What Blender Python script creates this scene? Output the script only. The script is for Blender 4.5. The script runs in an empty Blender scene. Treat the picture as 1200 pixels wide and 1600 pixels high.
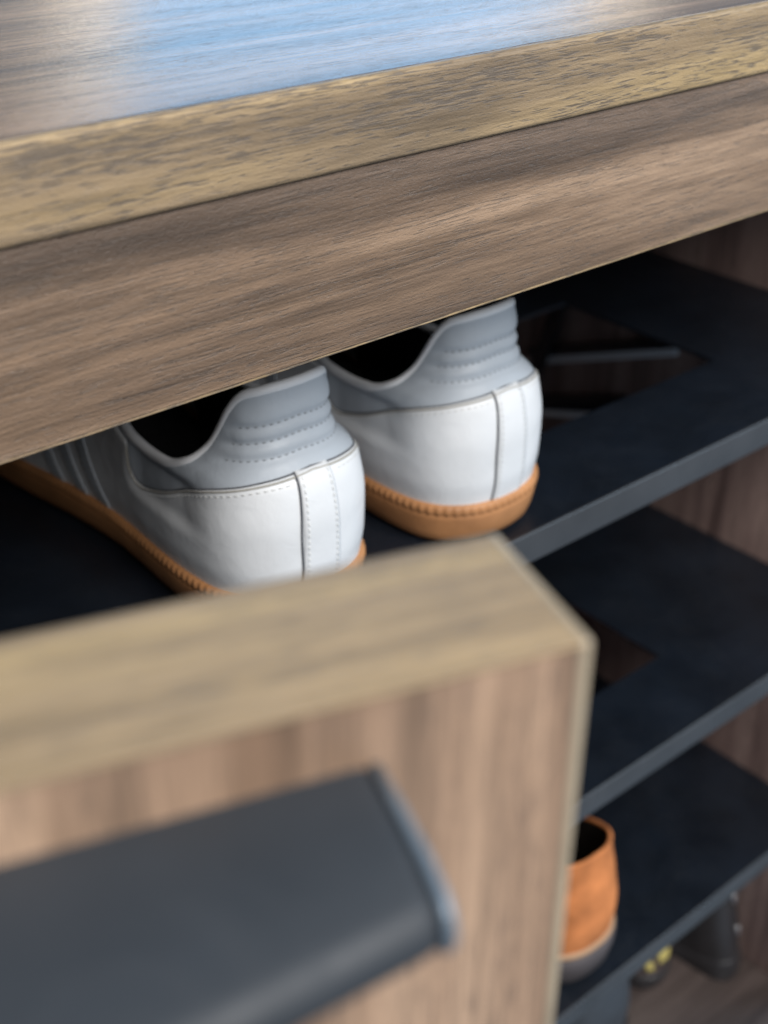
import bpy, bmesh, math, random
import numpy as np
from mathutils import Vector, Matrix
random.seed(4)
S = bpy.context.scene
COL = S.collection
R = math.radians

# ------------------------------------------------------------------ camera
CAM = Vector((0, -.31, 1.0))            # cabinet x = along the front, y = into the cabinet, z = up
a, p = R(50.1), R(30.8)
fh = Vector((math.cos(a), math.sin(a), 0)); right = Vector((math.sin(a), -math.cos(a), 0))
fwd = fh * math.cos(p) - Vector((0, 0, 1)) * math.sin(p)
up = right.cross(fwd)
cd = bpy.data.cameras.new('camera')
cam = bpy.data.objects.new('camera', cd); COL.objects.link(cam)
cam.matrix_world = Matrix(((right.x, up.x, -fwd.x, CAM.x), (right.y, up.y, -fwd.y, CAM.y),
                           (right.z, up.z, -fwd.z, CAM.z), (0, 0, 0, 1)))
cd.sensor_fit = 'VERTICAL'; cd.sensor_height = 24; cd.lens = 2012 / 1600 * 24
cd.clip_start = .005; cd.clip_end = 50
cd.dof.use_dof = True; cd.dof.focus_distance = .395
cd.dof.aperture_fstop = cd.lens / 4.8
S.camera = cam

# ------------------------------------------------------------------ world and lamps
w = bpy.data.worlds.new('World'); S.world = w; w.use_nodes = True
bg = w.node_tree.nodes['Background']; bg.inputs[0].default_value = (.55, .76, 1.0, 1); bg.inputs[1].default_value = .30
S.view_settings.view_transform = 'Standard'; S.view_settings.look = 'None'
S.view_settings.exposure = 0; S.view_settings.gamma = 1

def lamp(name, loc, target, sx, sy, power, col):
    l = bpy.data.lights.new(name, 'AREA'); l.shape = 'RECTANGLE'; l.size = sx; l.size_y = sy
    l.energy = power; l.color = col
    o = bpy.data.objects.new(name, l); COL.objects.link(o); o.location = loc
    o.rotation_euler = (Vector(target) - Vector(loc)).to_track_quat('-Z', 'Y').to_euler()
    return o
# tall window beyond the cabinet, mirrored in its top
def azdir(deg):
    t = a - R(deg); return Vector((math.cos(t), math.sin(t), 0))
wc = Vector((CAM.x, CAM.y, .92)) + azdir(-.1) * 3.0
lamp('window_light', wc + Vector((0, 0, 1.0)), wc * 0 + Vector((CAM.x, CAM.y, .92 + 1.0)), 1.02, 1.7, 11.5, (.34, .63, .98))
side_v = Vector((-azdir(-.1).y, azdir(-.1).x, 0))
for sg in (-1, 1):                       # the pale reveals on either side of its glass
    wd = wc + side_v * sg * .60
    lamp('window_reveal_light', wd + Vector((0, 0, 1.0)), Vector((CAM.x, CAM.y, 1.92)) + side_v * sg * .60, .17, 1.7, 1.5, (1.0, .86, .68))
# daylight from the room's other window, high behind the camera
lamp('daylight', (.22, -1.66, 2.28), (.3, 0, .8), 1.6, 1.2, 78, (1.0, .965, .93))

lamp('side_daylight', (1.9, -.75, 1.75), (.2, -.1, .85), .7, .9, 12, (.55, .78, 1.0))

# ------------------------------------------------------------------ materials
def mat(name):
    m = bpy.data.materials.new(name); m.use_nodes = True
    nt = m.node_tree; return m, nt, nt.nodes['Principled BSDF']
def N(nt, t, **k):
    n = nt.nodes.new(t)
    for q, v in k.items():
        if q.startswith('_'): setattr(n, q[1:], v)
        else: n.inputs[q].default_value = v
    return n
def ramp(nt, src, stops):
    r = nt.nodes.new('ShaderNodeValToRGB'); e = r.color_ramp.elements
    while len(e) < len(stops): e.new(.5)
    for x, (ps, c) in zip(e, stops): x.position = ps; x.color = (*c, 1)
    nt.links.new(src, r.inputs[0]); return r.outputs[0]
def g(v): return (v, v, v)
def mix(nt, fac, A, B, mode='MIX'):
    n = nt.nodes.new('ShaderNodeMix'); n.data_type = 'RGBA'; n.blend_type = mode
    for sock, v in ((n.inputs[0], fac), (n.inputs[6], A), (n.inputs[7], B)):
        if isinstance(v, (float, int)): sock.default_value = v
        elif isinstance(v, tuple): sock.default_value = (*v, 1)
        else: nt.links.new(v, sock)
    return n.outputs[2]

def wood(name, axis, dark, mid, light, pore=(.09, .07, .055), pore_amt=.8, rough=.42, bump=.35, streak=1.0, seed=0.0, pore_len=1.0, spec=.5, heart_shade=None, dense=.0):
    m, nt, b = mat(name); L = nt.links
    tc = N(nt, 'ShaderNodeTexCoord')
    def mapped(al, ac, off=0.0):
        sc = [ac, ac, ac]; sc[axis] = al
        mp = N(nt, 'ShaderNodeMapping'); mp.inputs['Scale'].default_value = sc
        mp.inputs['Location'].default_value = (seed + off, seed * .7 + off, seed * 1.3 - off)
        L.new(tc.outputs['Object'], mp.inputs[0]); return mp.outputs[0]
    def noise(v, det=4, rg=.55, dist=0.0):
        n = N(nt, 'ShaderNodeTexNoise', Scale=1.0, Detail=det, Roughness=rg, Distortion=dist)
        L.new(v, n.inputs['Vector']); return n.outputs[0]
    broad = noise(mapped(3.2, 46), 3, .5, .6)
    mid_n = noise(mapped(9, 230, 3), 6, .66, .6)
    fine = noise(mapped(45, 1100, 9), 4, .6)
    c = ramp(nt, broad, [(.30, dark), (.47, mid), (.66, light)])
    c2 = ramp(nt, mid_n, [(.30, g(.52)), (.5, g(1.0)), (.72, g(1.22))])
    c = mix(nt, .75 * streak, c, c2, 'MULTIPLY')
    c3 = ramp(nt, fine, [(.32, g(.60)), (.6, g(1.15))])
    c = mix(nt, .55, c, c3, 'MULTIPLY')
    if heart_shade:                                # a darker band across the board, heartwood on the apron, painted shade on the door: (axis, centre, half width, tint)
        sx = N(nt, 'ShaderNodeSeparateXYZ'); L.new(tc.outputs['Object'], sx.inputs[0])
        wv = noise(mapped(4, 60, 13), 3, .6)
        wa = N(nt, 'ShaderNodeMath', _operation='MULTIPLY_ADD'); wa.inputs[1].default_value = heart_shade[2] * 2.4; L.new(wv, wa.inputs[0]); L.new(sx.outputs[heart_shade[0]], wa.inputs[2])
        wb = N(nt, 'ShaderNodeMath', _operation='SUBTRACT'); L.new(wa.outputs[0], wb.inputs[0]); wb.inputs[1].default_value = heart_shade[1] + heart_shade[2] * 1.2
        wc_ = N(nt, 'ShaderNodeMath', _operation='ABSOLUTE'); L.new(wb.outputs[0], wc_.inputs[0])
        wd_ = N(nt, 'ShaderNodeMath', _operation='DIVIDE'); L.new(wc_.outputs[0], wd_.inputs[0]); wd_.inputs[1].default_value = heart_shade[2]
        c = mix(nt, 1.0, c, ramp(nt, wd_.outputs[0], [(.25, heart_shade[3]), (1.0, (1, 1, 1))]), 'MULTIPLY')
    # short pores running with the grain, denser in some bands
    pn = noise(mapped(125 / pore_len, 2100, 5), 2, .5, .25)
    pz = noise(mapped(14, 110, 7), 2, .5)
    ad = N(nt, 'ShaderNodeMath', _operation='MULTIPLY_ADD'); ad.inputs[1].default_value = .45
    L.new(pz, ad.inputs[0]); L.new(pn, ad.inputs[2])
    pores = ramp(nt, ad.outputs[0], [(.82 - dense, g(0)), (.89 - dense, g(1))])
    pf = N(nt, 'ShaderNodeMath', _operation='MULTIPLY'); L.new(pores, pf.inputs[0]); pf.inputs[1].default_value = pore_amt
    c = mix(nt, pf.outputs[0], c, pore)
    L.new(c, b.inputs['Base Color'])
    spk = noise(mapped(650, 1500, 2), 3, .7)
    h = N(nt, 'ShaderNodeMath', _operation='MULTIPLY_ADD'); h.inputs[1].default_value = -.8
    L.new(pores, h.inputs[0])
    h2 = N(nt, 'ShaderNodeMath', _operation='MULTIPLY_ADD'); h2.inputs[1].default_value = 1.4; L.new(spk, h2.inputs[0]); L.new(fine, h2.inputs[2])
    L.new(h2.outputs[0], h.inputs[2])
    bp = N(nt, 'ShaderNodeBump', Strength=bump, Distance=.0004); L.new(h.outputs[0], bp.inputs['Height'])
    L.new(bp.outputs[0], b.inputs['Normal'])
    b.inputs['Roughness'].default_value = rough
    b.inputs['Specular IOR Level'].default_value = spec
    return m

YEL = dict(dark=(.17, .125, .085), mid=(.30, .215, .128), light=(.45, .32, .165), pore=(.11, .09, .075))
M = {}
M['band_x'] = wood('edge_band_wood', 0, **YEL, pore_amt=.75, spec=.35, rough=.38, bump=.5, streak=.9, seed=3, pore_len=1.1, dense=.05)
M['apron'] = wood('walnut_face_wood', 0, dark=(.12, .082, .058), mid=(.24, .158, .102), light=(.37, .25, .165), pore=(.10, .08, .065), pore_amt=.4, rough=.36, bump=.6, spec=.35, seed=8, dense=.0, heart_shade=(2, .898, .028, (.40, .41, .44)))
M['top'] = wood('walnut_top_wood', 0, dark=(.08, .056, .042), mid=(.20, .135, .092), light=(.34, .23, .155), pore=(.07, .055, .05), pore_amt=.5, rough=.12, bump=.2, seed=5, spec=.7)
M['band_door'] = wood('door_edge_wood', 0, **YEL, pore_amt=.5, rough=.5, bump=.3, streak=1.0, seed=2.2, dense=.03, spec=.35)
M['face_z'] = wood('door_face_wood', 2, dark=(.12, .08, .055), mid=(.32, .21, .14), light=(.48, .33, .225), pore=(.12, .085, .065), pore_amt=.6, rough=.4, bump=.3, seed=1.7, heart_shade=(0, -.047, .013, (.55, .52, .50)))  # the dark patch above the handle is shade painted into the wood colour
M['inside_z'] = wood('cabinet_inside_wood', 2, dark=(.11, .07, .063), mid=(.25, .165, .145), light=(.36, .25, .215), pore=(.05, .035, .03), pore_amt=.5, rough=.45, bump=.3, seed=6)
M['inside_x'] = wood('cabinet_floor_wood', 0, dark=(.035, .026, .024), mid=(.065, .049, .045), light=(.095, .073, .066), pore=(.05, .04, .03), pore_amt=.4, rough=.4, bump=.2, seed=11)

def plain(name, col, rough, spec=.5, bump=0, bscale=900, var=.0, metal=0, vscale=30, coat=0, soft=0, dust=0):
    m, nt, b = mat(name); L = nt.links
    tc = N(nt, 'ShaderNodeTexCoord')
    n = N(nt, 'ShaderNodeTexNoise', Scale=vscale, Detail=4.0); L.new(tc.outputs['Object'], n.inputs['Vector'])
    lo = tuple(c * (1 - var) for c in col); hi = tuple(min(1, c * (1 + var)) for c in col)
    L.new(ramp(nt, n.outputs[0], [(.3, lo), (.7, hi)]), b.inputs['Base Color'])
    rn = N(nt, 'ShaderNodeTexNoise', Scale=38.0, Detail=6.0, Roughness=.65, Distortion=1.2); L.new(tc.outputs['Object'], rn.inputs['Vector'])
    mr = N(nt, 'ShaderNodeMapRange'); L.new(rn.outputs[0], mr.inputs[0])      # smudges and wear: uneven gloss
    mr.inputs[1].default_value = .3; mr.inputs[2].default_value = .7; mr.inputs[3].default_value = rough * .8; mr.inputs[4].default_value = min(1, rough * 1.25)
    L.new(mr.outputs[0], b.inputs['Roughness']); b.inputs['Specular IOR Level'].default_value = spec
    if dust:                                   # pale grit and dust lying on it
        dn = N(nt, 'ShaderNodeTexNoise', Scale=1400.0, Detail=1.0); L.new(tc.outputs['Object'], dn.inputs['Vector'])
        dm = N(nt, 'ShaderNodeTexNoise', Scale=26.0, Detail=5.0); L.new(tc.outputs['Object'], dm.inputs['Vector'])
        f1 = ramp(nt, dn.outputs[0], [(.66, g(0)), (.74, g(1))]); f2 = ramp(nt, dm.outputs[0], [(.42, g(0)), (.75, g(1))])
        ff = mix(nt, 1.0, f1, f2, 'MULTIPLY'); sep = N(nt, 'ShaderNodeMath', _operation='MULTIPLY'); L.new(ff, sep.inputs[0]); sep.inputs[1].default_value = dust
        base = b.inputs['Base Color'].links[0].from_socket
        L.new(mix(nt, sep.outputs[0], base, (.22, .21, .20)), b.inputs['Base Color'])
    b.inputs['Metallic'].default_value = metal; b.inputs['Coat Weight'].default_value = coat
    if bump:
        v = N(nt, 'ShaderNodeTexNoise', Scale=bscale, Detail=3.0); L.new(tc.outputs['Object'], v.inputs['Vector'])
        bp = N(nt, 'ShaderNodeBump', Strength=bump, Distance=.0003); L.new(v.outputs[0], bp.inputs['Height'])
        if soft:
            v2 = N(nt, 'ShaderNodeTexNoise', Scale=75.0, Detail=3.0, Distortion=.6); L.new(tc.outputs['Object'], v2.inputs['Vector'])
            b2 = N(nt, 'ShaderNodeBump', Strength=soft, Distance=.0012); L.new(v2.outputs[0], b2.inputs['Height']); L.new(bp.outputs[0], b2.inputs['Normal']); bp = b2
        L.new(bp.outputs[0], b.inputs['Normal'])
    return m
M['shelf'] = plain('black_shelf', (.0065, .0095, .015), .36, .5, .12, 1500, .25, dust=.5)
M['shelf_edge'] = plain('shelf_edge', (.048, .050, .054), .3, .5, .1, 1200, .15)
M['rail'] = plain('grey_rail', (.75, .75, .78), .35, .5, 0)
M['handle'] = plain('handle_coating', (.026, .031, .038), .6, .5, .15, 2500, .12)
M['glint'] = plain('end_glint', (.20, .25, .30), .42, .6, 0, metal=.4)  # pale blue tone stands in for the glint on the handle's end
M['pale_edge'] = plain('edge_highlight', (.37, .30, .21), .32, .6, .2, 300, .2)  # paler than the other banding: the bevel's highlight is put into the colour
M['white'] = plain('white_leather', (.70, .715, .73), .40, .45, .25, 1500, .05, soft=.35)
M['grey'] = plain('pale_grey_leather', (.43, .47, .515), .44, .4, .25, 1600, .05, soft=.45)
M['rim'] = plain('collar_binding', (.80, .81, .83), .45, .4, .2, 1800, .03)
M['lining'] = plain('black_lining', (.022, .022, .024), .8, .2, .3, 2500, .3)
M['gum'] = plain('gum_rubber', (.46, .215, .088), .52, .4, .4, 700, .28)
M['gumdark'] = plain('gum_stitch', (.33, .15, .05), .5, .4)
M['thread'] = plain('pale_thread', (.66, .66, .64), .7, .2)
M['beige'] = plain('raw_leather_edge', (.36, .34, .30), .7, .2)
M['stitchgrey'] = plain('shaded_thread', (.27, .29, .31), .8, .1)  # grey tone stands in for the small shadows along the collar stitches
M['seam'] = plain('seam_gap', (.10, .105, .115), .8, .1)
M['tan'] = plain('tan_suede', (.60, .215, .075), .8, .2, .6, 600, .32, vscale=45)
M['greysole'] = plain('grey_rubber', (.09, .078, .08), .6, .3, .2, 800, .1)
M['cream'] = plain('cream_welt', (.42, .26, .15), .55, .3)
M['black'] = plain('black_leather', (.030, .028, .030), .4, .5, .3, 900, .2)
M['brownl'] = plain('brown_leather', (.085, .062, .058), .45, .5, .3, 700, .2)
M['dgrey'] = plain('slate_leather', (.055, .065, .078), .45, .5, .2, 700, .2)
M['silver'] = plain('silver_metal', (.8, .78, .78), .28, .5, 0, metal=1)
M['gold'] = plain('yellow_gold', (.75, .62, .20), .4, .5, 0)

# ------------------------------------------------------------------ helpers
def link(name, me, m, parent=None, loc=(0, 0, 0)):
    o = bpy.data.objects.new(name, me); COL.objects.link(o); o.location = loc
    if m: me.materials.clear(); me.materials.append(M[m])
    if parent: o.parent = parent
    return o
def pyobj(name, V, F, m, parent=None, smooth=True):
    me = bpy.data.meshes.new(name); me.from_pydata([tuple(v) for v in V], [], F); me.validate()
    bm = bmesh.new(); bm.from_mesh(me); bmesh.ops.remove_doubles(bm, verts=bm.verts, dist=1e-7)
    bmesh.ops.recalc_face_normals(bm, faces=bm.faces); bm.to_mesh(me); bm.free()
    if smooth: me.shade_smooth()
    return link(name, me, m, parent)
def box(name, lo, hi, m, parent, bev=.0008, seg=3, smooth=True):
    """board between two corners, given in its parent's frame; rounded arrises"""
    bm = bmesh.new(); bmesh.ops.create_cube(bm, size=1)
    c = [(l + h) / 2 for l, h in zip(lo, hi)]; d = [h - l for l, h in zip(lo, hi)]
    for v in bm.verts: v.co = Vector((c[0] + v.co.x * d[0], c[1] + v.co.y * d[1], c[2] + v.co.z * d[2]))
    if bev: bmesh.ops.bevel(bm, geom=bm.edges[:], offset=bev, segments=seg, profile=.5, affect='EDGES')
    me = bpy.data.meshes.new(name); bm.to_mesh(me); bm.free()
    if smooth and bev:
        me.shade_smooth()
        if hasattr(me, 'set_sharp_from_angle'): me.set_sharp_from_angle(angle=R(50))
    return link(name, me, m, parent)
def empty(name, loc, label, cat, rz=0, group=None):
    o = bpy.data.objects.new(name, None); COL.objects.link(o); o.empty_display_size = .05
    o.location = loc; o.rotation_euler = (0, 0, rz); o['label'] = label; o['category'] = cat
    if group: o['group'] = group
    return o

# ------------------------------------------------------------------ cabinet
# heights below are relative to the camera's height (z = 1.0)
Z0 = .12                                 # foot of the cabinet above the floor plane used for the empty
cab = empty('shoe_cabinet', (.07, .17, 0), 'wood-look shoe cabinet with black shelves and its thick front door swung open', 'cabinet')
def cb(name, lo, hi, m, **k):
    lo = (lo[0] - .07, lo[1] - .17, lo[2] + 1.0); hi = (hi[0] - .07, hi[1] - .17, hi[2] + 1.0)
    return box(name, lo, hi, m, cab, **k)
XL, XR, YB = -.60, .69, .375
APY = -.0262                              # front of the board under the top, set back from the top's edge
t = cb('top_board', (XL - .02, -.0242, -.1025), (XR + .04, YB + .02, -.0782), 'top', bev=.0003)
cb('edge_band', (XL - .02, -.028, -.1028), (XR + .04, -.0240, -.0780), 'band_x', bev=.0018, seg=5)
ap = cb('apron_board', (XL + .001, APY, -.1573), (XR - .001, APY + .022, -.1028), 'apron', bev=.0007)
cb('apron_edge_band', (XL + .001, APY + .0004, -.1581), (XR - .001, APY + .0215, -.1572), 'band_x', bev=.0003)
cb('side_panel', (XR, .0, -.90), (XR + .022, YB, -.1028), 'inside_z', bev=.0006)
cb('side_panel', (XL - .02, .0, -.90), (XL, YB, -.1028), 'inside_z', bev=.0006)
cb('back_panel', (XL, YB, -.90), (XR, YB + .006, -.1028), 'inside_z', bev=0)
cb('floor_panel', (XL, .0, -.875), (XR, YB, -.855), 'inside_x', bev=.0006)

def shelf(z, th=.0022, lip=.0155, hole=(.30, .575, .085, .20), yf=.0215):
    # a tray with one rectangular cut-out near its right end
    x0, x1, y0, y1 = hole
    bm = bmesh.new()
    xs = [XL + .0005, x0, x1, XR - .0005]; ys = [yf, y0, y1, YB - .001]
    def quad(i, j, zz):
        return [bm.verts.new((q[0] - .07, q[1] - .17, zz + 1)) for q in ((xs[i], ys[j]), (xs[i + 1], ys[j]), (xs[i + 1], ys[j + 1]), (xs[i], ys[j + 1]))]
    for i in range(3):
        for j in range(3):
            if (i, j) == (1, 1): continue
            bm.faces.new(quad(i, j, z)); bm.faces.new(list(reversed(quad(i, j, z - th))))
    def wall(pa, pb):
        bm.faces.new([bm.verts.new((q[0] - .07, q[1] - .17, zz + 1)) for q, zz in ((pa, z - th), (pb, z - th), (pb, z), (pa, z))])
    for lp, rev in (((xs[0], ys[0], xs[3], ys[3]), 0), ((x0, y0, x1, y1), 1)):
        c = [(lp[0], lp[1]), (lp[2], lp[1]), (lp[2], lp[3]), (lp[0], lp[3])]
        if rev: c.reverse()
        for k in range(4): wall(c[k], c[(k + 1) % 4])
    bmesh.ops.remove_doubles(bm, verts=bm.verts, dist=1e-6)
    bmesh.ops.recalc_face_normals(bm, faces=bm.faces)
    me = bpy.data.meshes.new('shelf'); bm.to_mesh(me); bm.free()
    s = link('shelf', me, 'shelf', cab)
    e = box('shelf_edge', (XL + .001 - .07, yf - .0022 - .17, z - lip + 1), (XR - .001 - .07, yf - .0001 - .17, z + .0006 + 1), 'shelf_edge', s, bev=.0009, seg=4)
    return s
shelf(-.300); shelf(-.4915, hole=(.30, .548, .076, .20)); shelf(-.672, hole=(.10, .40, .09, .20))
# slanting support rails fixed to the inside of the right panel
def rail(pa, pb, h, m='rail', x=XR - .001, th=.004):
    d = Vector((0, pb[0] - pa[0], pb[1] - pa[1])); L = d.length; ang = math.atan2(d.z, d.y)
    me_o = box('shelf_rail', (-th, -0.0, -h), (0, L, 0), m, cab, bev=.0006)
    me_o.location = (x - .07, pa[0] - .17, pa[1] + 1); me_o.rotation_euler = (ang, 0, 0)
    return me_o
rail((.195, -.360), (.335, -.415), .006)
rail((.195, -.353), (.335, -.408), .0075, 'shelf')
rail((.265, -.437), (.345, -.463), .005)
rail((.235, -.412), (.345, -.452), .012, 'shelf')
rail((.300, -.34), (.345, -.47), .012, 'shelf', XR - .0055)

# ------------------------------------------------------------------ door, swung out about its left hinge
th = math.atan2(-.3133, .9497)
P = Vector((.1132, -.2183, -.1057 + 1))
door = bpy.data.objects.new('door', None); COL.objects.link(door); door.parent = cab; door.empty_display_size = .05
door.location = P - Vector((.07, .17, 0)); door.rotation_euler = (0, 0, th)
# local: x = 0 at the free edge, -x to the hinge; y = 0 front face, +y back; z = 0 top
T = .0298
box('door_panel', (-.70, .0, -.745), (-.0008, T, -.0007), 'face_z', door, bev=.0004)
box('top_edge_band', (-.70, -.0004, -.0009), (-.0004, T + .0004, .0), 'band_door', door, bev=.0004)
box('side_edge_band', (-.0014, -.0005, -.745), (.0009, T + .0005, .0002), 'pale_edge', door, bev=.0011, seg=5)
# handle: a wide flat-topped black pull with a rolled front lip, bowed slightly outward
prof = [(.0, 0.0)]
def handle_profile(out):
    r = .0048; pts = [(0, 0), (-out * .35, .0001), (-out * .7, -.0006), (-(out - r), -.0016)]
    for k in range(1, 11):
        t_ = math.pi * k / 10
        pts.append((-(out - r) - r * math.sin(t_), -.0016 - r + r * math.cos(t_)))
    pts += [(-out * .5, -.0120), (-.004, -.0120), (0, -.0140)]
    return pts
HL = .30; n = 40; V = []; F = []
xe = -.0318
xs_ = [xe - HL * (k / n) for k in range(n + 1)]
xs_ = [xe, xe - .0003, xe - .001, xe - .002, xe - .0035, xe - .005] + xs_[1:-1] + [xe - HL + .001, xe - HL]
for x_ in xs_:
    u = (xe - x_) / HL
    out = .0255 + .019 * math.sin(math.pi * min(1, max(0, u))) ** .95
    edge = min(xe - x_, x_ - (xe - HL)); ins = .0018 * (1 - math.sqrt(max(0, 1 - (1 - min(1, edge / .003)) ** 2)))
    for (y_, z_) in handle_profile(out - ins):
        V.append((x_, y_, z_ - .0120 + (-ins if z_ > -.008 else ins)))
m_ = len(handle_profile(.03)); nx = len(xs_)
for i in range(nx - 1):
    for j in range(m_):
        F.append((i * m_ + j, i * m_ + (j + 1) % m_, (i + 1) * m_ + (j + 1) % m_, (i + 1) * m_ + j))
F.append(tuple(range(m_))); F.append(tuple(reversed(range((nx - 1) * m_, nx * m_))))
ho = pyobj('handle', V, F, 'handle', door)
ho.data.set_sharp_from_angle(angle=R(60))

glintV, glintF = [], []
for i_, (x_, sh_) in enumerate(((xe + .0014, .0012), (xe + .0011, .0004), (xe + .0005, 0), (xe - .0004, 0), (xe - .0004, .0012))):
    for (y_, z_) in handle_profile(.0262 - sh_): glintV.append((x_, y_ + .0, z_ - .0120 + (-sh_ + .0003 if z_ > -.006 else sh_ - .0003)))
for i_ in range(4):
    for j in range(m_): glintF.append((i_ * m_ + j, i_ * m_ + (j + 1) % m_, (i_ + 1) * m_ + (j + 1) % m_, (i_ + 1) * m_ + j))
glintF.append(tuple(range(m_))); glintF.append(tuple(range(4 * m_, 5 * m_)))
pyobj('glint_cap', glintV, glintF, 'glint', ho)  # end piece added to carry the glint

# ------------------------------------------------------------------ shoes
def pchip(xs, ys):
    xs = np.array(xs, float); ys = np.array(ys, float)
    h = np.diff(xs); d = np.diff(ys) / h; m = np.zeros_like(ys)
    for i in range(1, len(xs) - 1):
        if d[i - 1] * d[i] > 0:
            w1, w2 = 2 * h[i] + h[i - 1], h[i] + 2 * h[i - 1]
            m[i] = (w1 + w2) / (w1 / d[i - 1] + w2 / d[i])
    m[0] = d[0]; m[-1] = d[-1]
    def f(x):
        x = min(max(x, xs[0]), xs[-1]); i = min(int(np.searchsorted(xs, x, 'right')) - 1, len(xs) - 2)
        t = (x - xs[i]) / h[i]
        return ((1 + 2 * t) * (1 - t) ** 2 * ys[i] + t * (1 - t) ** 2 * h[i] * m[i] + t * t * (3 - 2 * t) * ys[i + 1] + t * t * (t - 1) * h[i] * m[i + 1])
    return f
OUT = [(0, 0), (.0075, .0004), (.0150, .0022), (.0220, .0060), (.0280, .0120), (.0318, .0200), (.0338, .0300), (.0348, .045), (.0345, .065), (.0338, .085), (.0342, .105), (.038, .135),
       (.0445, .170), (.0485, .200), (.0480, .230), (.0415, .258), (.0290, .277), (.0150, .286), (0, .2885)]
def dense(ctrl):
    c = [(-ctrl[2][0], ctrl[2][1]), (-ctrl[1][0], ctrl[1][1])] + list(ctrl) + [(-ctrl[-2][0], ctrl[-2][1]), (-ctrl[-3][0], ctrl[-3][1])]
    c = np.array(c); t = np.arange(len(c)); out = []
    for i in range(2, len(c) - 3):
        for k in range(20):
            u = k / 20; p0, p1, p2, p3 = c[i - 1], c[i], c[i + 1], c[i + 2]
            out.append(.5 * ((2 * p1) + (-p0 + p2) * u + (2 * p0 - 5 * p1 + 4 * p2 - p3) * u * u + (-p0 + 3 * p1 - 3 * p2 + p3) * u ** 3))
    out.append(c[-3]); out = np.array(out)
    s = np.concatenate([[0], np.cumsum(np.linalg.norm(np.diff(out, axis=0), axis=1))])
    return out, s
OD, OS = dense(OUT); SL = OS[-1]
def O(s):
    q = min(abs(s), SL); sg = -1 if s < 0 else 1
    x = np.interp(q, OS, OD[:, 0]); y = np.interp(q, OS, OD[:, 1])
    e = .002; qa, qb = max(q - e, 0), min(q + e, SL)
    dx = np.interp(qb, OS, OD[:, 0]) - np.interp(qa, OS, OD[:, 0]); dy = np.interp(qb, OS, OD[:, 1]) - np.interp(qa, OS, OD[:, 1])
    if q < e: dy *= q / e
    if q > SL - e: dy *= (SL - q) / e
    l = math.hypot(dx, dy) or 1
    return np.array([sg * x, y]), np.array([sg * dy / l, -dx / l])
def sstep(x, lo, hi):
    t = min(1, max(0, (x - lo) / (hi - lo))); return t * t * (3 - 2 * t)

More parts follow.
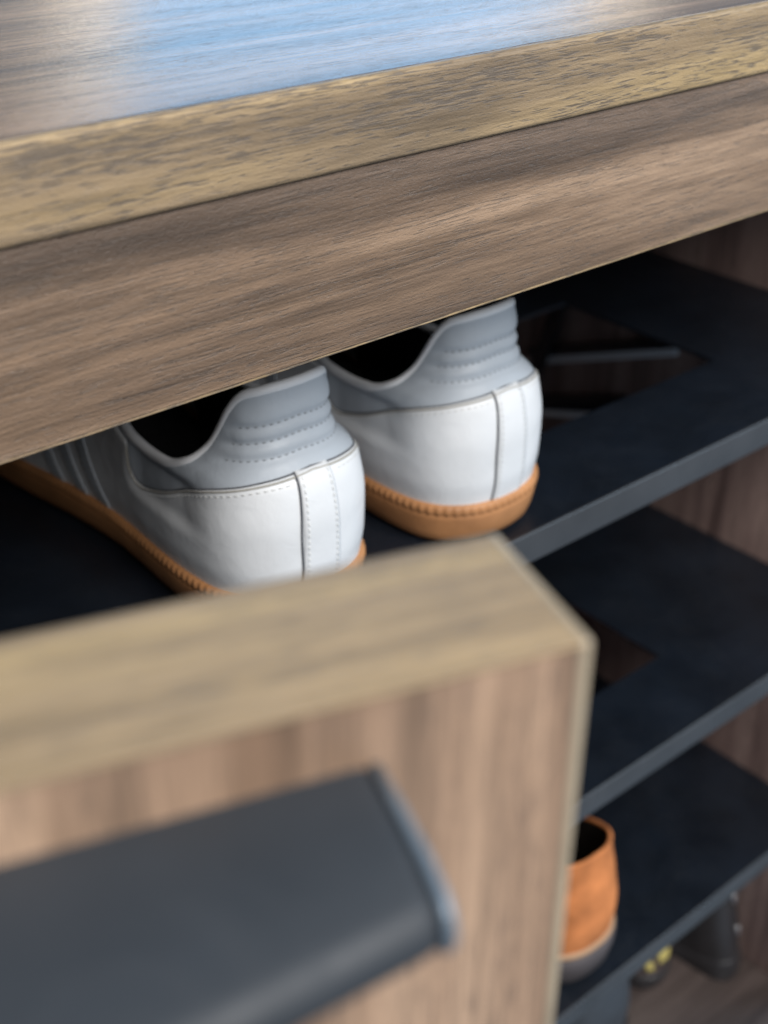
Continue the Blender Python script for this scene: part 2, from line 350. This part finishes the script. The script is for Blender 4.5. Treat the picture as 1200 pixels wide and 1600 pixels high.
class Shoe:
    def __init__(s, z0, hT, hoff, ridges=(), throat=None):
        s.inset = bool(ridges); s.z0 = z0; s.hT = pchip(*zip(*hT)); s.hoff = pchip(*zip(*hoff)); s.ridges = ridges
        tt = throat or [(.12, .024, .098), (.16, .017, .130), (.20, .013, .158), (.25, .011, .182), (.29, .008, .194), (SL, 0, .198)]
        s.tx = pchip([q[0] for q in tt], [q[1] for q in tt]); s.ty = pchip([q[0] for q in tt], [q[2] for q in tt])
    def B(s, a_, z, off=0.0):
        q = abs(a_); o, nn = O(a_); h = s.hT(q); sg = -1 if a_ < 0 else 1
        ho_ = s.hoff(z)
        for (zr, amp, wd, send) in s.ridges:
            zc = zr(q) if callable(zr) else zr
            ho_ -= amp * math.exp(-((z - zc) / wd) ** 2) * (1 - sstep(q, send - .012, send))
        if s.inset: ho_ -= .0022 * sstep(q, .040, .062) * (1 - sstep(q, .090, .102)) * sstep(z, .040, .047) * (1 - sstep(z, .0585, .0640))
        H = o + nn * ho_
        w_ = sstep(q, .085, .165)
        if w_ > 0:
            u = min(1, max(0, (z - s.z0) / max(1e-4, h - s.z0)))
            Tt = np.array([sg * s.tx(q), s.ty(q)])
            D = o + (Tt - o) * (1 - math.sqrt(max(0, 1 - u * u))) + nn * .0015 * math.sin(math.pi * u)
            H = H * (1 - w_) + D * w_
        return np.array([H[0] + nn[0] * off, H[1] + nn[1] * off, z + off * .25 * w_])
    def top(s, a_, off=0): return s.B(a_, s.hT(abs(a_)), off)
    def grid(s, name, fn, ns, nv, off, m, parent, flip=False, border=True):
        """fn(i, j in 0..1) -> (s, z); the sheet stands `off` proud with its rim turned down onto the layer below"""
        us = [k / ns for k in range(ns + 1)]; vs = [k / nv for k in range(nv + 1)]
        if border: us = [0, .0] + us[0:] + [1.0]; vs = [0] + vs + [1.0]; us = us[1:]
        V, F = [], []; nu, nn_ = len(us), len(vs)
        for i, u in enumerate(us):
            for j, v in enumerate(vs):
                a_, z = fn(u, v)
                e = border and (i in (0, nu - 1) or j in (0, nn_ - 1))
                e2 = border and not e and (i in (1, nu - 2) or j in (1, nn_ - 2))
                V.append(s.B(a_, z, -.0006 if e else (off * .8 if e2 else off)))
        for i in range(nu - 1):
            for j in range(nn_ - 1):
                F.append((i * nn_ + j, (i + 1) * nn_ + j, (i + 1) * nn_ + j + 1, i * nn_ + j + 1))
        return pyobj(name, V, F, m, parent)
    def path_frames(s, path, off):
        P_ = [s.B(a_, z, off) for a_, z in path]; U = [s.B(a_, z, off + .001) - s.B(a_, z, off) for a_, z in path]
        return np.array(P_), np.array(U) / .001
    def tube(s, name, path, off, r, m, parent, k=8, squash=1.0):
        P_, U = s.path_frames(path, off); V, F = [], []
        n_ = len(P_)
        for i in range(n_):
            t_ = P_[min(i + 1, n_ - 1)] - P_[max(i - 1, 0)]; t_ /= np.linalg.norm(t_) or 1
            u = U[i] - t_ * (U[i] @ t_); u /= np.linalg.norm(u) or 1; b_ = np.cross(t_, u)
            rr = r * (.35 if i in (0, n_ - 1) else 1)
            for q in range(k):
                an = 2 * math.pi * q / k; V.append(P_[i] + u * rr * squash * math.cos(an) + b_ * rr * math.sin(an))
        for i in range(n_ - 1):
            for q in range(k): F.append((i * k + q, i * k + (q + 1) % k, (i + 1) * k + (q + 1) % k, (i + 1) * k + q))
        F.append(tuple(range(k))); F.append(tuple(reversed(range((n_ - 1) * k, n_ * k))))
        return pyobj(name, V, F, m, parent)
    def stitches(s, name, paths, off, ln, gap, wd, m, parent):
        V, F = [], []
        for path in paths:
            P_, U = s.path_frames(path, off); L_ = np.concatenate([[0], np.cumsum(np.linalg.norm(np.diff(P_, axis=0), axis=1))])
            x = gap
            while x + ln < L_[-1]:
                A_ = np.array([np.interp(x, L_, P_[:, c]) for c in range(3)]); B_ = np.array([np.interp(x + ln, L_, P_[:, c]) for c in range(3)])
                u = np.array([np.interp(x, L_, U[:, c]) for c in range(3)]); u /= np.linalg.norm(u); t_ = (B_ - A_) / np.linalg.norm(B_ - A_); b_ = np.cross(t_, u)
                i0 = len(V)
                for q, (fr, hh) in enumerate(((0, -.3), (.25, .7), (.75, .7), (1, -.3))):
                    c_ = A_ + (B_ - A_) * fr + u * hh * wd * .5
                    V += [c_ - b_ * wd / 2, c_ + b_ * wd / 2]
                for q in range(3): F.append((i0 + 2 * q, i0 + 2 * q + 1, i0 + 2 * q + 3, i0 + 2 * q + 2))
                x += ln + gap
        if V: return pyobj(name, V, F, m, parent, smooth=False)
    def sole(s, name, prof, m, parent, teeth=None, N_=760):
        V, F = [], []; k = len(prof)
        for i in range(N_):
            a_ = -SL + 2 * SL * i / N_; o, nn = O(a_)
            for j, (z, of) in enumerate(prof):
                if teeth and teeth[0] <= z <= teeth[1]: of += teeth[2] * (1 if (i % 4) < 2 else -1)
                V.append((o[0] + nn[0] * of, o[1] + nn[1] * of, z))
        for i in range(N_):
            for j in range(k - 1): F.append((i * k + j, ((i + 1) % N_) * k + j, ((i + 1) % N_) * k + j + 1, i * k + j + 1))
        for j in (0, k - 1):
            c = len(V); V.append((0, .14, prof[j][0]))
            for i in range(N_): F.append((i * k + j, ((i + 1) % N_) * k + j, c))
        return pyobj(name, V, F, m, parent)

def lin(a_, b_, n_): return [a_ + (b_ - a_) * k / n_ for k in range(n_ + 1)]
def mirror_paths(f): return [f(1), f(-1)]

# white trainer -------------------------------------------------------------
Z_S = .0205
sn = Shoe(Z_S - .004,
          hT=[(0, .1004), (.010, .1003), (.020, .0996), (.029, .0984), (.035, .0964), (.040, .0920), (.0455, .0846), (.0515, .0752), (.058, .0685), (.072, .0630), (.088, .0614), (.100, .0622), (.120, .0660), (.155, .078), (.18, .083), (.21, .080), (.25, .072), (.29, .064), (SL, .060)],
          hoff=[(.0, -.0005), (.018, .0), (.032, .0020), (.048, .0024), (.060, .0010), (.067, -.0010), (.0715, -.0048), (.077, -.0078), (.084, -.0092), (.092, -.0098), (.096, -.0106), (.104, -.0120)],
          ridges=[(lambda q: .0885 - q * .06, .0010, .0016, .044), (lambda q: .0820 - q * .06, .0013, .0016, .048), (lambda q: .0757 - q * .05, .0011, .0016, .050)])
def make_trainer(label):
    t_ = empty('trainer', (0, 0, 0), label, 'shoe', group='pair of white trainers with gum soles')
    h = sn.hT
    sn.grid('collar', lambda u, v: ((u * 2 - 1) * .142, .050 * 0 + (Z_S - .003) + v * (h(abs((u * 2 - 1) * .142)) - Z_S + .003)), 220, 90, 0, 'grey', t_, border=False)
    sn.grid('vamp', lambda u, v: (.138 + u * (2 * (SL - .138)) if .138 + u * 2 * (SL - .138) <= SL else .138 + u * 2 * (SL - .138) - 2 * SL, (Z_S - .004) + math.sin(v * math.pi / 2) * (h(abs(.138 + u * 2 * (SL - .138) if .138 + u * 2 * (SL - .138) <= SL else .138 + u * 2 * (SL - .138) - 2 * SL)) - Z_S + .004)), 150, 20, .0002, 'white', t_, border=False)
    zc = pchip([0, .02, .04, .055, .07, .079, .085, .0895, .093, .0957, .0977, .0990, .1015, .22], [.0700, .0685, .0645, .0590, .0520, .0485, .0466, .0456, .0458, .0480, .0520, .0580, .0800, .0800])
    def zq(q): return min(zc(q), h(q) - .0012)
    # finer sampling round the corner of the window
    sv = sorted(set([round(x, 5) for x in lin(-.205, .205, 150) + lin(.080, .103, 50) + lin(-.103, -.080, 50)]))
    def qf(u, v):
        x = u * (len(sv) - 1); i = min(int(x), len(sv) - 2); a_ = sv[i] + (sv[i + 1] - sv[i]) * (x - i)
        return a_, (Z_S - .004) + v * (zq(abs(a_)) - Z_S + .004)
    sn.grid('quarter_overlay', qf, len(sv) - 1, 26, .0010, 'white', t_)
    edge = [(a_, zq(abs(a_)) + .0002) for a_ in sv if abs(a_) < .1004]
    sn.tube('overlay_seam', edge, .0002, .00042, 'seam', t_)
    edge2 = [(a_, zq(abs(a_)) - .0006) for a_ in sv if abs(a_) < .0996]
    sn.tube('overlay_piping', edge2, .0009, .00040, 'beige', t_)
    sn.grid('heel_strip', lambda u, v: ((u * 2 - 1) * (.0084 - .0008 * v), (Z_S - .003) + v * (.0702 - Z_S + .003)), 10, 24, .0015, 'white', t_)
    sn.tube('strip_seam', [(-.0089 + .0008 * v + .0003 * math.sin(v * 9), Z_S - .002 + v * (.0705 - Z_S + .002)) for v in lin(0, 1, 24)], .0010, .00055, 'seam', t_)
    pts = []
    for sg in (-1, 1):
        pts.append([(sg * (.0066 - .0008 * v), Z_S + v * (.069 - Z_S)) for v in lin(0, 1, 30)])
    sn.stitches('strip_stitching', pts, .0017, .0017, .0009, .00055, 'thread', t_)['kind'] = 'stuff'
    pts = [[(sg * q, zq(q) - .0022) for q in lin(.010, .084, 60)] for sg in (-1, 1)]
    sn.stitches('overlay_stitching', pts, .0012, .0018, .0010, .0005, 'thread', t_)['kind'] = 'stuff'
    pts = []
    for (zr, amp, wd, send) in sn.ridges: pts.append([(q, zr(abs(q))) for q in lin(-send + .008, send - .008, 80)])
    sn.stitches('collar_stitching', pts, .0001, .0016, .0013, .0006, 'stitchgrey', t_)['kind'] = 'stuff'
    # collar binding rolls over into the lining
    sn.tube('collar_rim', [(q, h(abs(q)) + .0002) for q in lin(-.165, .165, 200)], -.0019, .0022, 'rim', t_, k=12)
    V, F = [], []; ss = lin(-.165, .165, 120)
    for a_ in ss:
        for v in lin(0, 1, 8):
            q = abs(a_); hh = h(q); z = hh - v * (hh - .026); b_ = sn.B(a_, max(z, .03), -.0035 - .002 * math.sin(v * math.pi)); V.append((b_[0], b_[1], z))
    for i in range(len(ss) - 1):
        for j in range(8): F.append((i * 9 + j, i * 9 + j + 1, (i + 1) * 9 + j + 1, (i + 1) * 9 + j))
    c = len(V); V.append((0, .08, .026))
    for i in range(len(ss) - 1): F.append((i * 9 + 8, (i + 1) * 9 + 8, c))
    pyobj('lining', V, F, 'lining', t_)
    sn.sole('insole', [(Z_S + .0035, -.006), (Z_S + .005, -.0062)], 'lining', t_, N_=160)
    # slanting side stripes with stitched edges
    for sg in (-1, 1):
        for k in range(3):
            c0 = .124 + k * .0170
            sn.grid('side_stripe', lambda u, v, sg=sg, c0=c0: (sg * (c0 + v * .027 + (u - .5) * .0085), Z_S - .002 + v * (.066 - Z_S)), 8, 14, .0016, 'grey', t_)
            sn.stitches('stripe_stitching', [[(sg * (c0 + v * .027 + e * .0033), Z_S + v * (.064 - Z_S)) for v in lin(0, 1, 20)] for e in (-1, 1)], .0019, .0017, .0012, .0006, 'beige', t_)['kind'] = 'stuff'
    # tongue and laces
    V, F = [], []
    for i, y_ in enumerate(lin(.108, .200, 14)):
        u = i / 14; zc_ = .104 - .038 * u ** .8
        for j, x_ in enumerate(lin(-1, 1, 8)):
            V.append((x_ * .021 * (1 - .3 * u), y_, zc_ - .006 * x_ * x_))
    for i in range(14):
        for j in range(8): F.append((i * 9 + j, i * 9 + j + 1, (i + 1) * 9 + j + 1, (i + 1) * 9 + j))
    tg = pyobj('tongue', V, F, 'white', t_); md = tg.modifiers.new('s', 'SOLIDIFY'); md.thickness = .004; md.offset = 0
    sn.sole('sole', [(0, -.010), (.0, -.0045), (.0008, -.0020), (.003, .0), (.007, .0014), (.0110, .0023), (.0140, .0028), (.0158, .0029), (.0162, .0026), (.0166, .0031), (.0180, .0033), (.0196, .0031), (.0206, .0024), (.0210, .0010), (.0205, -.006)], 'gum', t_, teeth=(.0164, .0198, .0003))
    return t_
def copy_tree(o, label):
    c = o.copy(); COL.objects.link(c); c['label'] = label
    for ch in o.children:
        d = ch.copy(); COL.objects.link(d); d.parent = c
        for g_ in ch.children:
            e = g_.copy(); COL.objects.link(e); e.parent = d
    return c
L_ = make_trainer('white gum-soled trainer on the left, its side running back into the dark')
L_.location = (.2470, .0245, .7006); L_.rotation_euler = (0, 0, R(-.5))
R_ = copy_tree(L_, 'white gum-soled trainer on the right, whole heel clear of the door')
R_.location = (.3505, .0275, .7006); R_.rotation_euler = (0, 0, R(1.0))

# tan shoe on the bottom shelf --------------------------------------------------
def simple_shoe(name, label, z0, hT, um, sm, lm, solez, welt=None, hoff=None):
    t_ = empty(name, (0, 0, 0), label, 'shoe')
    sh = Shoe(z0 - .003, hT, hoff or [(0, 0), (.02, 0), (.045, .002), (.07, -.001), (.1, -.006), (.16, -.008)])
    h = sh.hT
    def fn(u, v):
        a_ = (u * 2 - 1) * SL * .9999
        return a_, (z0 - .003) + math.sin(v * math.pi / 2) * (h(abs(a_)) - z0 + .003)
    sh.grid('upper', fn, 160, 24, 0, um, t_, border=False)
    sh.tube('collar_rim', [(q, h(abs(q))) for q in lin(-.165, .165, 120)], -.001, .0016, um, t_)
    V, F = [], []; ss = lin(-.17, .17, 90)
    for a_ in ss:
        for v in lin(0, 1, 6):
            hh = h(abs(a_)); z = hh - v * (hh - z0 - .004); b_ = sh.B(a_, max(z, z0 + .01), -.003); V.append((b_[0], b_[1], z))
    for i in range(len(ss) - 1):
        for j in range(6): F.append((i * 7 + j, i * 7 + j + 1, (i + 1) * 7 + j + 1, (i + 1) * 7 + j))
    c = len(V); V.append((0, .08, z0 + .004))
    for i in range(len(ss) - 1): F.append((i * 7 + 6, (i + 1) * 7 + 6, c))
    pyobj('lining', V, F, lm, t_)
    sh.sole('sole', [(0, -.010), (0, -.002), (.003, .001), (z0 * .6, .003), (z0 * .95, .0035), (z0, .002), (z0 - .0004, -.006)], sm, t_, N_=200)
    sh.sole('insole', [(z0 + .002, -.006), (z0 + .0035, -.0062)], lm, t_, N_=120)
    if welt:
        sh.sole('welt', [(z0 + .0001, -.004), (z0 + .0003, .0018), (z0 + .002, .0026), (z0 + .0045, .0018), (z0 + .005, -.003)], welt, t_, N_=200)
    return t_, sh
ht_low = [(0, .098), (.03, .096), (.05, .090), (.07, .080), (.09, .074), (.11, .073), (.14, .080), (.18, .088), (.23, .080), (.29, .068), (SL, .062)]
tn, _ = simple_shoe('tan_shoe', 'tan suede shoe with grey sole on the lowest black shelf', .024, ht_low, 'tan', 'greysole', 'lining', .02, 'cream')
tn.location = (.4560, .030, .3288)

# shoes on the cabinet floor -------------------------------------------------------
gs, _ = simple_shoe('slate_shoe', 'dark slate shoe heel on the cabinet floor below the tan shoe', .02, ht_low, 'dgrey', 'black', 'lining', .02)
gs.location = (.530, .060, .1452)
ht_tall = [(0, .108), (.04, .107), (.06, .103), (.09, .098), (.12, .098), (.15, .100), (.2, .090), (.29, .068), (SL, .062)]
bs, shb = simple_shoe('black_shoe', 'black shoe with round silver studs up its heel against the right cabinet wall', .022, ht_tall, 'black', 'black', 'lining', .02)
bs.location = (.6685, .046, .1452); bs.scale = (.46, .45, .93); bs.rotation_euler = (R(-12), R(3), R(8))
for zz in (.078, .046):
    c = Vector(shb.B(.010, zz, .0012))
    bm = bmesh.new(); bmesh.ops.create_uvsphere(bm, u_segments=14, v_segments=8, radius=.0048)
    for v in bm.verts: v.co.x *= 1.6; v.co.y *= .5; v.co += c
    me = bpy.data.meshes.new('stud'); bm.to_mesh(me); bm.free(); me.shade_smooth(); link('stud', me, 'silver', bs)
br, shr = simple_shoe('brown_shoe', 'dark brown low shoe with two gold bars on the cabinet floor', .018, [(q, z * .8) for q, z in ht_low], 'brownl', 'black', 'lining', .02)
br.location = (.6130, .080, .1452); br.scale = (.62, .8, 1)
for (s0, s1, z0_, z1_, sl) in ((-.028, -.019, .024, .046, -.5), (-.014, .004, .030, .058, -.4)):
    shr.grid('gold_bar', lambda u, v, s0=s0, s1=s1, z0_=z0_, z1_=z1_, sl=sl: (s0 + (s1 - s0) * u + sl * (v - .5) * (z1_ - z0_), z0_ + (z1_ - z0_) * v), 6, 6, .0018, 'gold', br)
